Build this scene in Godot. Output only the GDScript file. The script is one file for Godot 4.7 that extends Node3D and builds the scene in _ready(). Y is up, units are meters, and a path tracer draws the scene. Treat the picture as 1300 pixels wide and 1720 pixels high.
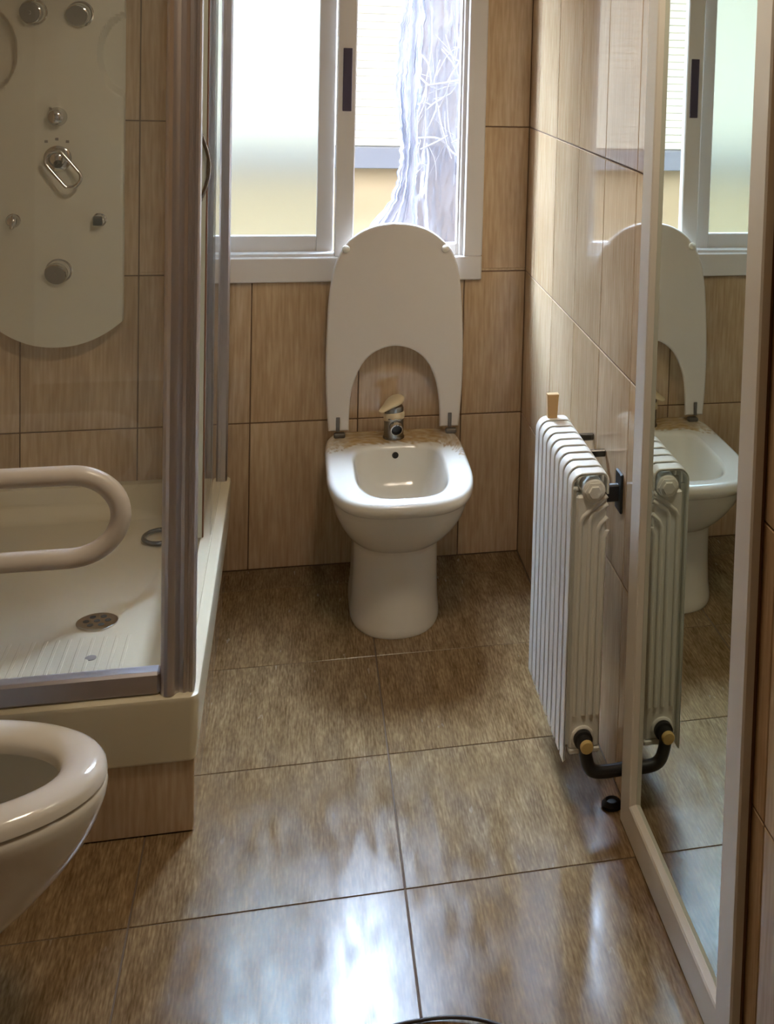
extends Node3D
# A narrow tiled bathroom: bidet under a sliding window, shower on the left, radiator and floor mirror on the right.

const RIGHT := 0.639        # right wall plane
const LEFT := -1.02         # left wall plane
const NEAR_Z := 4.3         # wall behind the camera
const TOP := 2.45           # ceiling height
const ROW := 0.4108         # wall tile height
const COL := 0.2867         # wall tile width on the window wall

var M := {}
var used := {}
var rng := RandomNumberGenerator.new()
var noise := FastNoiseLite.new()

# ------------------------------------------------------------------ helpers
func numbered(called: String) -> String:
	if not used.has(called):
		used[called] = 0
		return called
	used[called] += 1
	return "%s_%03d" % [called, used[called]]

func tag(o: Node, label: String, category: String, group := ""):
	o.set_meta("label", label)
	o.set_meta("category", category)
	if group: o.set_meta("group", group)
	return o

func thing(called: String, label: String, category: String, at := Vector3.ZERO, group := "") -> Node3D:
	var o := Node3D.new()
	o.name = numbered(called)
	o.position = at
	add_child(o)
	return tag(o, label, category, group)

func part(called: String, mesh: Mesh, mat: Material, parent: Node, at := Vector3.ZERO, label := "") -> MeshInstance3D:
	var o := MeshInstance3D.new()
	o.name = numbered(called) if parent == self else called
	o.mesh = mesh
	o.material_override = mat
	o.position = at
	o.cast_shadow = GeometryInstance3D.SHADOW_CASTING_SETTING_ON
	parent.add_child(o, true)
	if label: o.set_meta("label", label)
	return o

func structure(called: String, mesh: Mesh, mat: Material, at := Vector3.ZERO, label := "") -> MeshInstance3D:
	var o := part(called, mesh, mat, self, at)
	o.set_meta("kind", "structure")
	if label: o.set_meta("label", label)
	return o

# Turns loose triangles into a mesh; closed shapes are turned outwards, edges sharper than crease stay sharp.
func finish(t: PackedVector3Array, crease := 40.0, tint = null, closed := true) -> ArrayMesh:
	var n := t.size() / 3
	if closed:
		var vol := 0.0
		for i in n:
			vol += t[i * 3].dot(t[i * 3 + 1].cross(t[i * 3 + 2]))
		if vol > 0.0:
			for i in n:
				var s := t[i * 3 + 1]
				t[i * 3 + 1] = t[i * 3 + 2]
				t[i * 3 + 2] = s
	var fn := PackedVector3Array()
	fn.resize(n)
	var near := {}
	for i in n:
		fn[i] = (t[i * 3 + 2] - t[i * 3]).cross(t[i * 3 + 1] - t[i * 3])
		for k in 3:
			var key := Vector3i((t[i * 3 + k] * 50000.0).round())
			if not near.has(key): near[key] = PackedInt32Array()
			near[key].append(i)
	var lim := cos(deg_to_rad(crease))
	var normals := PackedVector3Array()
	normals.resize(t.size())
	var unit := PackedVector3Array()
	unit.resize(n)
	for i in n: unit[i] = fn[i].normalized()
	for i in n:
		for k in 3:
			var sum := Vector3.ZERO
			for j in near[Vector3i((t[i * 3 + k] * 50000.0).round())]:
				if unit[i].dot(unit[j]) >= lim: sum += fn[j]
			normals[i * 3 + k] = sum.normalized() if sum.length_squared() > 0.0 else Vector3.UP
	var a := []
	a.resize(Mesh.ARRAY_MAX)
	a[Mesh.ARRAY_VERTEX] = t
	a[Mesh.ARRAY_NORMAL] = normals
	if tint != null:
		var c := PackedColorArray()
		c.resize(t.size())
		for i in t.size(): c[i] = tint.call(t[i], normals[i])
		a[Mesh.ARRAY_COLOR] = c
	var m := ArrayMesh.new()
	m.add_surface_from_arrays(Mesh.PRIMITIVE_TRIANGLES, a)
	return m

func quad(t: PackedVector3Array, a: Vector3, b: Vector3, c: Vector3, d: Vector3):
	t.append_array(PackedVector3Array([a, b, c, a, c, d]))

# box with chamfered edges, from lo to hi, 44 triangles
func box_tris(lo: Vector3, hi: Vector3, e := 0.002) -> PackedVector3Array:
	var t := PackedVector3Array()
	e = minf(e, 0.45 * minf(hi.x - lo.x, minf(hi.y - lo.y, hi.z - lo.z)))
	var c := (lo + hi) / 2
	var h := (hi - lo) / 2
	var v := func(s: Vector3, axis: int) -> Vector3:
		var q := h - Vector3(e, e, e)
		q[axis] = h[axis]
		return c + q * s
	for axis in 3:
		var b1 := (axis + 1) % 3
		var b2 := (axis + 2) % 3
		for s in [-1.0, 1.0]:
			var p := []
			for k in [[-1, -1], [1, -1], [1, 1], [-1, 1]]:
				var sg := Vector3.ONE
				sg[axis] = s
				sg[b1] = k[0]
				sg[b2] = k[1]
				p.append(v.call(sg, axis))
			if s > 0: quad(t, p[3], p[2], p[1], p[0])
			else: quad(t, p[0], p[1], p[2], p[3])
		for k in [[-1, -1], [1, -1], [1, 1], [-1, 1]]:   # edges along this axis
			var s0 := Vector3.ONE
			s0[axis] = -1.0
			s0[b1] = k[0]
			s0[b2] = k[1]
			var s1 := s0
			s1[axis] = 1.0
			var flip: bool = k[0] * k[1] > 0
			var q := [v.call(s0, b1), v.call(s0, b2), v.call(s1, b2), v.call(s1, b1)]
			if flip: quad(t, q[3], q[2], q[1], q[0])
			else: quad(t, q[0], q[1], q[2], q[3])
	for sx in [-1.0, 1.0]:
		for sy in [-1.0, 1.0]:
			for sz in [-1.0, 1.0]:
				var s := Vector3(sx, sy, sz)
				var p := [v.call(s, 0), v.call(s, 1), v.call(s, 2)]
				if sx * sy * sz > 0: t.append_array(PackedVector3Array([p[2], p[1], p[0]]))
				else: t.append_array(PackedVector3Array([p[0], p[1], p[2]]))
	return t

func box(lo: Vector3, hi: Vector3, e := 0.002) -> ArrayMesh:
	return finish(box_tris(lo, hi, e), 10.0)

# closed rings of points joined into a skin, both ends capped unless open
func loft(rings: Array, caps := true) -> PackedVector3Array:
	var t := PackedVector3Array()
	for r in rings.size() - 1:
		var a: PackedVector3Array = rings[r]
		var b: PackedVector3Array = rings[r + 1]
		var n := a.size()
		for i in n:
			quad(t, a[i], a[(i + 1) % n], b[(i + 1) % n], b[i])
	if caps:
		for end in [0, rings.size() - 1]:
			var ring: PackedVector3Array = rings[end]
			var mid := Vector3.ZERO
			for p in ring: mid += p
			mid /= ring.size()
			for i in ring.size():
				if end == 0: t.append_array(PackedVector3Array([mid, ring[(i + 1) % ring.size()], ring[i]]))
				else: t.append_array(PackedVector3Array([mid, ring[i], ring[(i + 1) % ring.size()]]))
	return t

# a tube along points
func tube_tris(path: PackedVector3Array, radius, sides := 12) -> PackedVector3Array:
	var rings := []
	var d := (path[1] - path[0]).normalized()
	var u := d.cross(Vector3.UP if absf(d.y) < 0.9 else Vector3.RIGHT).normalized()
	for i in path.size():
		var dir := (path[mini(i + 1, path.size() - 1)] - path[maxi(i - 1, 0)]).normalized()
		u = (u - dir * u.dot(dir)).normalized()
		var w := dir.cross(u)
		var r: float = radius[i] if radius is Array else radius
		var ring := PackedVector3Array()
		for k in sides:
			var a := TAU * k / sides
			ring.append(path[i] + (u * cos(a) + w * sin(a)) * r)
		rings.append(ring)
	return loft(rings)

func tube(path: PackedVector3Array, radius, sides := 12) -> ArrayMesh:
	return finish(tube_tris(path, radius, sides), 50.0)

# a smooth curve through points
func curve(points: Array, steps := 8) -> PackedVector3Array:
	var out := PackedVector3Array()
	for i in points.size() - 1:
		var a: Vector3 = points[maxi(i - 1, 0)]
		var b: Vector3 = points[i]
		var c: Vector3 = points[i + 1]
		var d: Vector3 = points[mini(i + 2, points.size() - 1)]
		for k in steps: out.append(b.cubic_interpolate(c, a, d, float(k) / steps))
	out.append(points[-1])
	return out

# profile of (radius, height) turned round an axis
func lathe_tris(profile: Array, axis := Vector3.UP, at := Vector3.ZERO, sides := 32) -> PackedVector3Array:
	var u := axis.cross(Vector3.UP if absf(axis.y) < 0.9 else Vector3.RIGHT).normalized()
	var w := axis.cross(u)
	var rings := []
	for p in profile:
		var ring := PackedVector3Array()
		for k in sides:
			var a := TAU * k / sides
			ring.append(at + axis * p[1] + (u * cos(a) + w * sin(a)) * p[0])
		rings.append(ring)
	return loft(rings)

func lathe(profile: Array, axis := Vector3.UP, at := Vector3.ZERO, sides := 32) -> ArrayMesh:
	return finish(lathe_tris(profile, axis, at, sides), 35.0)

# flat outline given thickness along n with rounded rims; o + x * ex + y * ey
func slab_tris(poly: PackedVector2Array, o: Vector3, ex: Vector3, ey: Vector3, en: Vector3, thick: float, bevel: float, steps := 3) -> PackedVector3Array:
	var n := poly.size()
	var area := 0.0
	for i in n: area += poly[i].cross(poly[(i + 1) % n])
	var inward := PackedVector2Array()
	for i in n:
		var d := ((poly[(i + 1) % n] - poly[i]).normalized() + (poly[i] - poly[(i - 1 + n) % n]).normalized()).normalized()
		inward.append(Vector2(-d.y, d.x) * signf(area))
	var levels := []
	for k in steps + 1:
		var a := PI / 2 * k / steps
		levels.append([bevel * (1 - sin(a)), bevel * (1 - cos(a))])
	for k in steps + 1:
		var a := PI / 2 * (1 - float(k) / steps)
		levels.append([bevel * (1 - sin(a)), thick - bevel * (1 - cos(a))])
	var rings := []
	for l in levels:
		var ring := PackedVector3Array()
		for i in n:
			var p: Vector2 = poly[i] + inward[i] * l[0]
			ring.append(o + ex * p.x + ey * p.y + en * l[1])
		rings.append(ring)
	var t := loft(rings, false)
	for end in [0, rings.size() - 1]:
		var flat := PackedVector2Array()
		for i in n: flat.append(poly[i] + inward[i] * levels[end][0])
		var idx := Geometry2D.triangulate_polygon(flat)
		var ring: PackedVector3Array = rings[end]
		for i in idx.size() / 3:
			var p := [ring[idx[i * 3]], ring[idx[i * 3 + 1]], ring[idx[i * 3 + 2]]]
			var want := -en if end == 0 else en
			var nn: Vector3 = (p[2] - p[0]).cross(p[1] - p[0])
			# same winding sense as the sides: decide by the sides' first face
			t.append_array(PackedVector3Array([p[0], p[1], p[2]]) if nn.dot(want) > 0 else PackedVector3Array([p[0], p[2], p[1]]))
	# the sides must agree with the caps
	var s0 := (t[2] - t[0]).cross(t[1] - t[0])
	var out2 := -(inward[0] + inward[1])
	if s0.dot(ex * out2.x + ey * out2.y - en * 0.2) < 0:
		var m := (rings.size() - 1) * n * 2
		for i in m:
			var q := t[i * 3 + 1]
			t[i * 3 + 1] = t[i * 3 + 2]
			t[i * 3 + 2] = q
	return t

func slab(poly: PackedVector2Array, o: Vector3, ex: Vector3, ey: Vector3, en: Vector3, thick: float, bevel := 0.003, crease := 35.0) -> ArrayMesh:
	return finish(slab_tris(poly, o, ex, ey, en, thick, bevel), crease, null, false)

# egg outline at height y: half width hw, from zb to zf round centre zc, squareness nf in front and nb behind
func outline(cx: float, y: float, hw: float, zb: float, zf: float, zc: float, nf: float, nb: float, count: int, turn := false) -> PackedVector3Array:
	var r := PackedVector3Array()
	for i in count:
		var a := TAU * i / count
		var c := cos(a)
		var s := sin(a)
		var b := zf - zc if s > 0 else zc - zb
		var n := nf if s > 0 else nb
		var q := pow(pow(absf(c) / hw, n) + pow(absf(s) / b, n), -1.0 / n)
		if turn: r.append(Vector3(zc + s * q, y, cx + c * q))
		else: r.append(Vector3(cx + c * q, y, zc + s * q))
	return r

func rot_box(size: Vector3, e := 0.002) -> ArrayMesh:
	return box(-size / 2, size / 2, e)

# ------------------------------------------------------------------ materials
func plain(c: Color, rough := 0.5, metal := 0.0, spec := 0.5) -> StandardMaterial3D:
	var m := StandardMaterial3D.new()
	m.albedo_color = c
	m.roughness = rough
	m.metallic = metal
	m.metallic_specular = spec
	return m

func fbm(seed_: int, freq: float, oct := 4) -> FastNoiseLite:
	var f := FastNoiseLite.new()
	f.seed = seed_
	f.noise_type = FastNoiseLite.TYPE_SIMPLEX_SMOOTH
	f.frequency = freq
	f.fractal_octaves = oct
	return f

# a seamless picture: streaks that run along v, over grain and soft patches
func streaks(seed_: int, size: int, dark: Color, light: Color, streak: float, grain: float, patch: float, squeeze: int, freq: float) -> ImageTexture:
	var layers := []
	for k in 3:
		var f := fbm(seed_ + k * 5, [freq, freq * 2.2, freq * 0.35][k], [4, 3, 3][k])
		var g := f.get_seamless_image(size, size)
		g.convert(Image.FORMAT_L8)
		layers.append(g.get_data())
	var im := Image.create(size, size, false, Image.FORMAT_RGB8)
	for y in size:
		for x in size:
			var s: float = layers[0][y * size + (x * squeeze) % size] / 255.0 - 0.5
			var g: float = layers[1][y * size + x] / 255.0 - 0.5
			var p: float = layers[2][y * size + x] / 255.0 - 0.5
			im.set_pixel(x, y, dark.lerp(light, clampf(0.5 + s * streak + g * grain + p * patch, 0.0, 1.0)))
	im.generate_mipmaps()
	return ImageTexture.create_from_image(im)

func grey(seed_: int, size: int, lo: float, hi: float, freq: float) -> ImageTexture:
	var f := fbm(seed_, freq, 4)
	f.noise_type = FastNoiseLite.TYPE_SIMPLEX
	var im := f.get_seamless_image(size, size)
	im.convert(Image.FORMAT_RGB8)
	for y in size:
		for x in size:
			var v := lerpf(lo, hi, im.get_pixel(x, y).r)
			im.set_pixel(x, y, Color(v, v, v))
	return ImageTexture.create_from_image(im)

func tri(m: StandardMaterial3D, scale: Vector3, offset := Vector3.ZERO, world := true):
	m.uv1_triplanar = true
	m.uv1_world_triplanar = world
	m.uv1_triplanar_sharpness = 8.0
	m.uv1_scale = scale
	m.uv1_offset = offset
	return m

func make_materials():
	var wall_tex := streaks(11, 512, Color8(172, 143, 108), Color8(212, 187, 154), 0.7, 0.25, 0.5, 6, 0.012)
	M.wall = []
	M.floor = []
	for k in 3:
		var m := plain([Color(1, 1, 1), Color(0.97, 0.97, 0.97), Color(0.985, 0.975, 0.96)][k], 0.035)
		m.albedo_texture = wall_tex
		M.wall.append(tri(m, Vector3(2.3, 0.9, 2.3), Vector3(0.31 * k, 0.17 * k, 0.43 * k)))
	var floor_tex := streaks(29, 1024, Color8(92, 71, 45), Color8(152, 129, 96), 0.75, 0.5, 0.5, 3, 0.03)
	var floor_rough := grey(41, 512, 0.10, 0.30, 0.02)
	for k in 3:
		var m := plain([Color(1, 1, 1), Color(0.95, 0.95, 0.95), Color(0.98, 0.965, 0.94)][k], 1.0, 0.0, 0.3)
		m.albedo_texture = floor_tex
		m.roughness_texture = floor_rough
		M.floor.append(tri(m, Vector3(2.2, 2.2, 0.5), Vector3(0.37 * k, 0.0, 0.29 * k)))
	M.grout = plain(Color8(104, 80, 58), 0.9)
	M.floor_grout = plain(Color8(96, 78, 58), 0.8)
	M.plaster = plain(Color8(232, 228, 218), 0.9)
	M.ceramic = plain(Color(1, 1, 1), 0.12)
	M.ceramic.vertex_color_use_as_albedo = true
	M.white_ceramic = plain(Color8(226, 221, 210), 0.12)
	M.lid = plain(Color8(214, 205, 194), 0.28)
	M.rubber = plain(Color8(228, 220, 200), 0.5)
	M.black = plain(Color8(22, 21, 20), 0.5)
	M.hole = plain(Color8(30, 26, 18), 0.8)
	M.chrome = plain(Color8(205, 203, 200), 0.12, 1.0)
	M.worn_chrome = plain(Color8(140, 136, 130), 0.25, 1.0)
	M.dark_chrome = plain(Color8(90, 88, 86), 0.2, 1.0)
	M.alu = plain(Color8(212, 208, 212), 0.36, 1.0)
	M.hinge = plain(Color8(112, 106, 98), 0.4, 0.6)
	M.scale = plain(Color8(205, 184, 146), 0.8)
	M.acrylic = plain(Color8(218, 208, 180), 0.25)
	M.panel = plain(Color8(216, 212, 194), 0.3)
	M.nozzle = plain(Color8(128, 120, 112), 0.6)
	M.frame = plain(Color8(224, 218, 212), 0.35)
	M.latch = plain(Color8(66, 56, 72), 0.5)
	M.radiator = plain(Color8(232, 230, 220), 0.3)
	M.wood = plain(Color8(198, 160, 106), 0.7)
	M.yellow = plain(Color8(206, 178, 112), 0.5)
	M.mirror = plain(Color8(214, 226, 220), 0.01, 1.0)
	M.mirror_frame = plain(Color8(222, 216, 204), 0.35)
	M.board = plain(Color8(120, 84, 56), 0.7)
	M.rail = plain(Color8(212, 204, 194), 0.3)
	M.glass = plain(Color(0.86, 0.93, 0.9, 0.05), 0.02)
	M.glass.transparency = BaseMaterial3D.TRANSPARENCY_ALPHA
	M.seal = plain(Color8(214, 218, 204), 0.3)
	M.seal.backlight_enabled = true
	M.seal.backlight = Color(0.5, 0.52, 0.48)
	M.frost = plain(Color(0.93, 0.98, 0.97, 0.0), 0.2)
	M.frost.refraction_enabled = true
	M.frost.refraction_scale = 0.05
	M.frost.transparency = BaseMaterial3D.TRANSPARENCY_ALPHA
	M.film = plain(Color(0.6, 0.6, 0.63, 0.72), 0.35)
	M.film.transparency = BaseMaterial3D.TRANSPARENCY_ALPHA
	M.veil = plain(Color(0.70, 0.73, 0.80, 0.9), 0.6)
	M.strand = plain(Color(0.74, 0.74, 0.76, 0.55), 0.6)
	M.strand.transparency = BaseMaterial3D.TRANSPARENCY_ALPHA
	M.veil.transparency = BaseMaterial3D.TRANSPARENCY_ALPHA
	M.water = plain(Color(0.8, 0.88, 0.84, 0.1), 0.02)
	M.water.refraction_enabled = true
	M.water.refraction_scale = 0.033
	M.water.transparency = BaseMaterial3D.TRANSPARENCY_ALPHA
	M.cream = plain(Color8(204, 180, 140), 0.9)
	M.shutter = plain(Color8(252, 246, 224), 0.6)
	M.sill = plain(Color8(150, 152, 158), 0.8)
	M.ground = plain(Color8(54, 51, 46), 0.9)  # unseen yard, kept dark so little light bounces up
	M.brick = plain(Color8(54, 48, 44), 0.9)  # unseen house walls, darkened so they throw little light across the yard
	M.wire = plain(Color8(52, 44, 40), 0.5)
	M.glow = plain(Color8(250, 240, 225), 0.4)  # glowing dome of the added fill lamp
	M.glow.emission_enabled = true
	M.glow.emission = Color(1.0, 0.93, 0.83)
	M.glow.emission_energy_multiplier = 3.0
	M.door = plain(Color8(226, 218, 204), 0.5)

# ------------------------------------------------------------------ the setting
# tiles of one wall: u runs along the wall, v up; holes are Rect2 in (u, v)
func tile_wall(wall: Node, u0: float, u1: float, joints: Array, rows: Array, hole: Rect2, place: Callable):
	var gap := 0.0016
	var k := 0
	for r in rows.size() - 1:
		for j in joints.size() - 1:
			var a := maxf(joints[j], u0) + gap
			var b := minf(joints[j + 1], u1) - gap
			var c: float = rows[r] + gap
			var d: float = rows[r + 1] - gap
			k += 1
			if b - a < 0.008: continue
			var pieces := [Rect2(a, c, b - a, d - c)]
			if hole.size.x > 0 and pieces[0].intersects(hole):
				pieces = []
				var y0 := maxf(c, hole.position.y)
				var y1 := minf(d, hole.end.y)
				if hole.position.y - c > 0.004: pieces.append(Rect2(a, c, b - a, hole.position.y - c))
				if d - hole.end.y > 0.004: pieces.append(Rect2(a, hole.end.y, b - a, d - hole.end.y))
				if hole.position.x - a > 0.004: pieces.append(Rect2(a, y0, hole.position.x - a, y1 - y0))
				if b - hole.end.x > 0.004: pieces.append(Rect2(hole.end.x, y0, b - hole.end.x, y1 - y0))
			for p in pieces:
				var ends: Array = place.call(p)
				part("tile", box(ends[0], ends[1], 0.0012), M.wall[rng.randi() % 3], wall)

func series(from: float, step: float, lo: float, hi: float) -> Array:
	var out := []
	var v := from - ceilf((from - lo) / step) * step
	while v < hi + step:
		out.append(v)
		v += step
	return out

func build_room():
	# floor: bed of grout with tiles let into it
	var fl := structure("floor", box(Vector3(LEFT - 0.15, -0.2, -0.25), Vector3(RIGHT + 0.15, -0.0015, NEAR_Z + 0.15), 0.0), M.floor_grout)
	var xs := series(0.2045, 0.45, LEFT, RIGHT)
	var zs := series(0.551, 0.4225, 0.0, NEAR_Z)
	for i in xs.size() - 1:
		for j in zs.size() - 1:
			var lo := Vector3(maxf(xs[i], LEFT) + 0.0015, -0.01, maxf(zs[j], 0.0) + 0.0015)
			var hi := Vector3(minf(xs[i + 1], RIGHT) - 0.0015, 0.0, minf(zs[j + 1], NEAR_Z) - 0.0015)
			if hi.x - lo.x < 0.01 or hi.z - lo.z < 0.01: continue
			part("tile", box(lo, hi, 0.0008), M.floor[rng.randi() % 3], fl)
	structure("ceiling", box(Vector3(LEFT - 0.15, TOP, -0.25), Vector3(RIGHT + 0.15, TOP + 0.2, NEAR_Z + 0.15), 0.0), M.plaster)
	# window wall with its opening
	var ox0 := -0.27
	var ox1 := 0.485
	var oy0 := 0.83
	var oy1 := 2.02
	var t := PackedVector3Array()
	t.append_array(box_tris(Vector3(LEFT - 0.15, -0.2, -0.25), Vector3(ox0, TOP + 0.2, -0.002), 0.0))
	t.append_array(box_tris(Vector3(ox1, -0.2, -0.25), Vector3(RIGHT + 0.15, TOP + 0.2, -0.002), 0.0))
	t.append_array(box_tris(Vector3(ox0, -0.2, -0.25), Vector3(ox1, oy0, -0.002), 0.0))
	t.append_array(box_tris(Vector3(ox0, oy1, -0.25), Vector3(ox1, TOP + 0.2, -0.002), 0.0))
	var wb := structure("wall_back", finish(t, 10.0), M.grout)
	var rows := series(0.0, ROW, 0.0, TOP)
	rows[-1] = minf(rows[-1], TOP)
	tile_wall(wb, LEFT, RIGHT, series(-0.1086, COL, LEFT, RIGHT), rows, Rect2(ox0, oy0, ox1 - ox0, oy1 - oy0),
		func(p: Rect2): return [Vector3(p.position.x, p.position.y, -0.009), Vector3(p.end.x, minf(p.end.y, TOP), 0.0)])
	var wr := structure("wall_right", box(Vector3(RIGHT + 0.002, -0.2, -0.002), Vector3(RIGHT + 0.15, TOP + 0.2, NEAR_Z + 0.15), 0.0), M.grout)
	tile_wall(wr, 0.0, NEAR_Z, series(0.39, 0.26, 0.0, NEAR_Z), rows, Rect2(),
		func(p: Rect2): return [Vector3(RIGHT, p.position.y, p.position.x), Vector3(RIGHT + 0.009, minf(p.end.y, TOP), p.end.x)])
	var wl := structure("wall_left", box(Vector3(LEFT - 0.15, -0.2, -0.002), Vector3(LEFT - 0.002, TOP + 0.2, NEAR_Z + 0.15), 0.0), M.grout)
	tile_wall(wl, 0.0, NEAR_Z, series(0.26, 0.2867, 0.0, NEAR_Z), rows, Rect2(),
		func(p: Rect2): return [Vector3(LEFT - 0.009, p.position.y, p.position.x), Vector3(LEFT, minf(p.end.y, TOP), p.end.x)])
	# wall behind the camera, its doorway closed by a door lightened for bounce
	var wf := PackedVector3Array()
	wf.append_array(box_tris(Vector3(LEFT - 0.15, -0.2, NEAR_Z), Vector3(-0.45, TOP + 0.2, NEAR_Z + 0.15), 0.0))
	wf.append_array(box_tris(Vector3(0.35, -0.2, NEAR_Z), Vector3(RIGHT + 0.15, TOP + 0.2, NEAR_Z + 0.15), 0.0))
	wf.append_array(box_tris(Vector3(-0.45, 2.05, NEAR_Z), Vector3(0.35, TOP + 0.2, NEAR_Z + 0.15), 0.0))
	structure("wall_front", finish(wf, 10.0), M.plaster)
	var d1 := structure("door_1", box(Vector3(-0.45, 0.005, NEAR_Z + 0.05), Vector3(0.35, 2.05, NEAR_Z + 0.09), 0.003), M.door)
	part("handle", tube(curve([Vector3(0.29, 1.0, NEAR_Z + 0.052), Vector3(0.29, 1.0, NEAR_Z), Vector3(0.25, 1.0, NEAR_Z - 0.01), Vector3(0.17, 1.0, NEAR_Z - 0.01)], 5), 0.009, 10), M.chrome, d1)

func build_window():
	var w := Node3D.new()
	w.name = "window_1"
	add_child(w)
	w.set_meta("kind", "structure")
	w.set_meta("label", "white sliding window with one frosted sash")
	var x0 := -0.30
	var x1 := 0.511
	var y0 := 0.80
	var y1 := 2.05
	# fixed frame, standing a little proud of the tiles and reaching into the opening
	for b in [[Vector3(x0, y0, 0.0), Vector3(x0 + 0.05, y1, 0.016)], [Vector3(x1 - 0.052, y0 + 0.068, 0.0), Vector3(x1, y1, 0.016)], [Vector3(x0 + 0.05, y0, 0.0), Vector3(x1, y0 + 0.068, 0.016)], [Vector3(x0 + 0.05, y1 - 0.05, 0.0), Vector3(x1 - 0.052, y1, 0.016)]]:
		part("frame", box(b[0], b[1], 0.003), M.frame, w)
	for b in [[Vector3(-0.27, 0.83, -0.09), Vector3(-0.235, 2.02, 0.0)], [Vector3(0.447, 0.83, -0.09), Vector3(0.485, 2.02, 0.0)], [Vector3(-0.235, 0.83, -0.09), Vector3(0.447, 0.866, 0.0)], [Vector3(-0.235, 1.985, -0.09), Vector3(0.447, 2.02, 0.0)]]:
		part("reveal", box(b[0], b[1], 0.002), M.frame, w)
	# far sash with the frosted pane
	var a := part("sash", box(Vector3(-0.235, 0.866, -0.07), Vector3(-0.215, 1.985, -0.045), 0.002), M.frame, w)
	part("stile", box(Vector3(0.058, 0.866, -0.07), Vector3(0.104, 1.985, -0.042), 0.002), M.frame, a)
	part("bottom_rail", box(Vector3(-0.215, 0.866, -0.07), Vector3(0.058, 0.918, -0.045), 0.002), M.frame, a)
	part("top_rail", box(Vector3(-0.215, 1.94, -0.07), Vector3(0.058, 1.985, -0.045), 0.002), M.frame, a)
	part("pane", box(Vector3(-0.22, 0.91, -0.060), Vector3(0.065, 1.95, -0.055), 0.0), M.frost, a, Vector3.ZERO, "frosted glass pane")
	# near sash: its glass is gone
	var b2 := part("sash", box(Vector3(0.106, 0.866, -0.038), Vector3(0.157, 1.985, -0.004), 0.003), M.frame, w)
	part("stile", box(Vector3(0.441, 0.866, -0.038), Vector3(0.447, 1.985, -0.010), 0.001), M.frame, b2)
	part("bottom_rail", box(Vector3(0.157, 0.866, -0.038), Vector3(0.441, 0.90, -0.008), 0.002), M.frame, b2)
	part("top_rail", box(Vector3(0.157, 1.95, -0.038), Vector3(0.441, 1.985, -0.008), 0.002), M.frame, b2)
	part("latch", box(Vector3(0.121, 1.268, -0.0045), Vector3(0.145, 1.440, 0.0), 0.001), M.latch, b2, Vector3.ZERO, "dark recessed finger latch")

	# rail track in front of the far sash
	part("track", box(Vector3(-0.235, 0.866, -0.040), Vector3(0.106, 0.876, 0.0), 0.001), M.frame, w)

func sheet(lo_y: float, hi_y: float, left: Callable, right: Callable, z: float, fold: float, nu: int, nv: int, seed_: int) -> ArrayMesh:
	var f := fbm(seed_, 1.0, 4)
	f.fractal_type = FastNoiseLite.FRACTAL_RIDGED
	var at := func(i: int, j: int, side: float) -> Vector3:
		var v := float(j) / nv
		var y := lerpf(lo_y, hi_y, v)
		var l: float = left.call(y)
		var r: float = right.call(y)
		var u := float(i) / nu
		var x := lerpf(l, r, u)
		var edge := minf(u, 1.0 - u) * 4.0
		var dz := f.get_noise_2d(u * 6.0 + x * 3.0, y * 2.2) * fold * clampf(0.35 + edge, 0.0, 1.0) + sin(u * 17.0 + y * 5.0) * fold * 0.4
		return Vector3(x, y, z + dz + side * 0.0006)
	var t := PackedVector3Array()
	for i in nu:
		for j in nv:
			quad(t, at.call(i, j, 1), at.call(i + 1, j, 1), at.call(i + 1, j + 1, 1), at.call(i, j + 1, 1))
			quad(t, at.call(i, j + 1, -1), at.call(i + 1, j + 1, -1), at.call(i + 1, j, -1), at.call(i, j, -1))
	for j in nv:
		quad(t, at.call(0, j, -1), at.call(0, j, 1), at.call(0, j + 1, 1), at.call(0, j + 1, -1))
		quad(t, at.call(nu, j, 1), at.call(nu, j, -1), at.call(nu, j + 1, -1), at.call(nu, j + 1, 1))
	for i in nu:
		quad(t, at.call(i, 0, -1), at.call(i + 1, 0, -1), at.call(i + 1, 0, 1), at.call(i, 0, 1))
		quad(t, at.call(i, nv, 1), at.call(i + 1, nv, 1), at.call(i + 1, nv, -1), at.call(i, nv, -1))
	return finish(t, 60.0)

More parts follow.
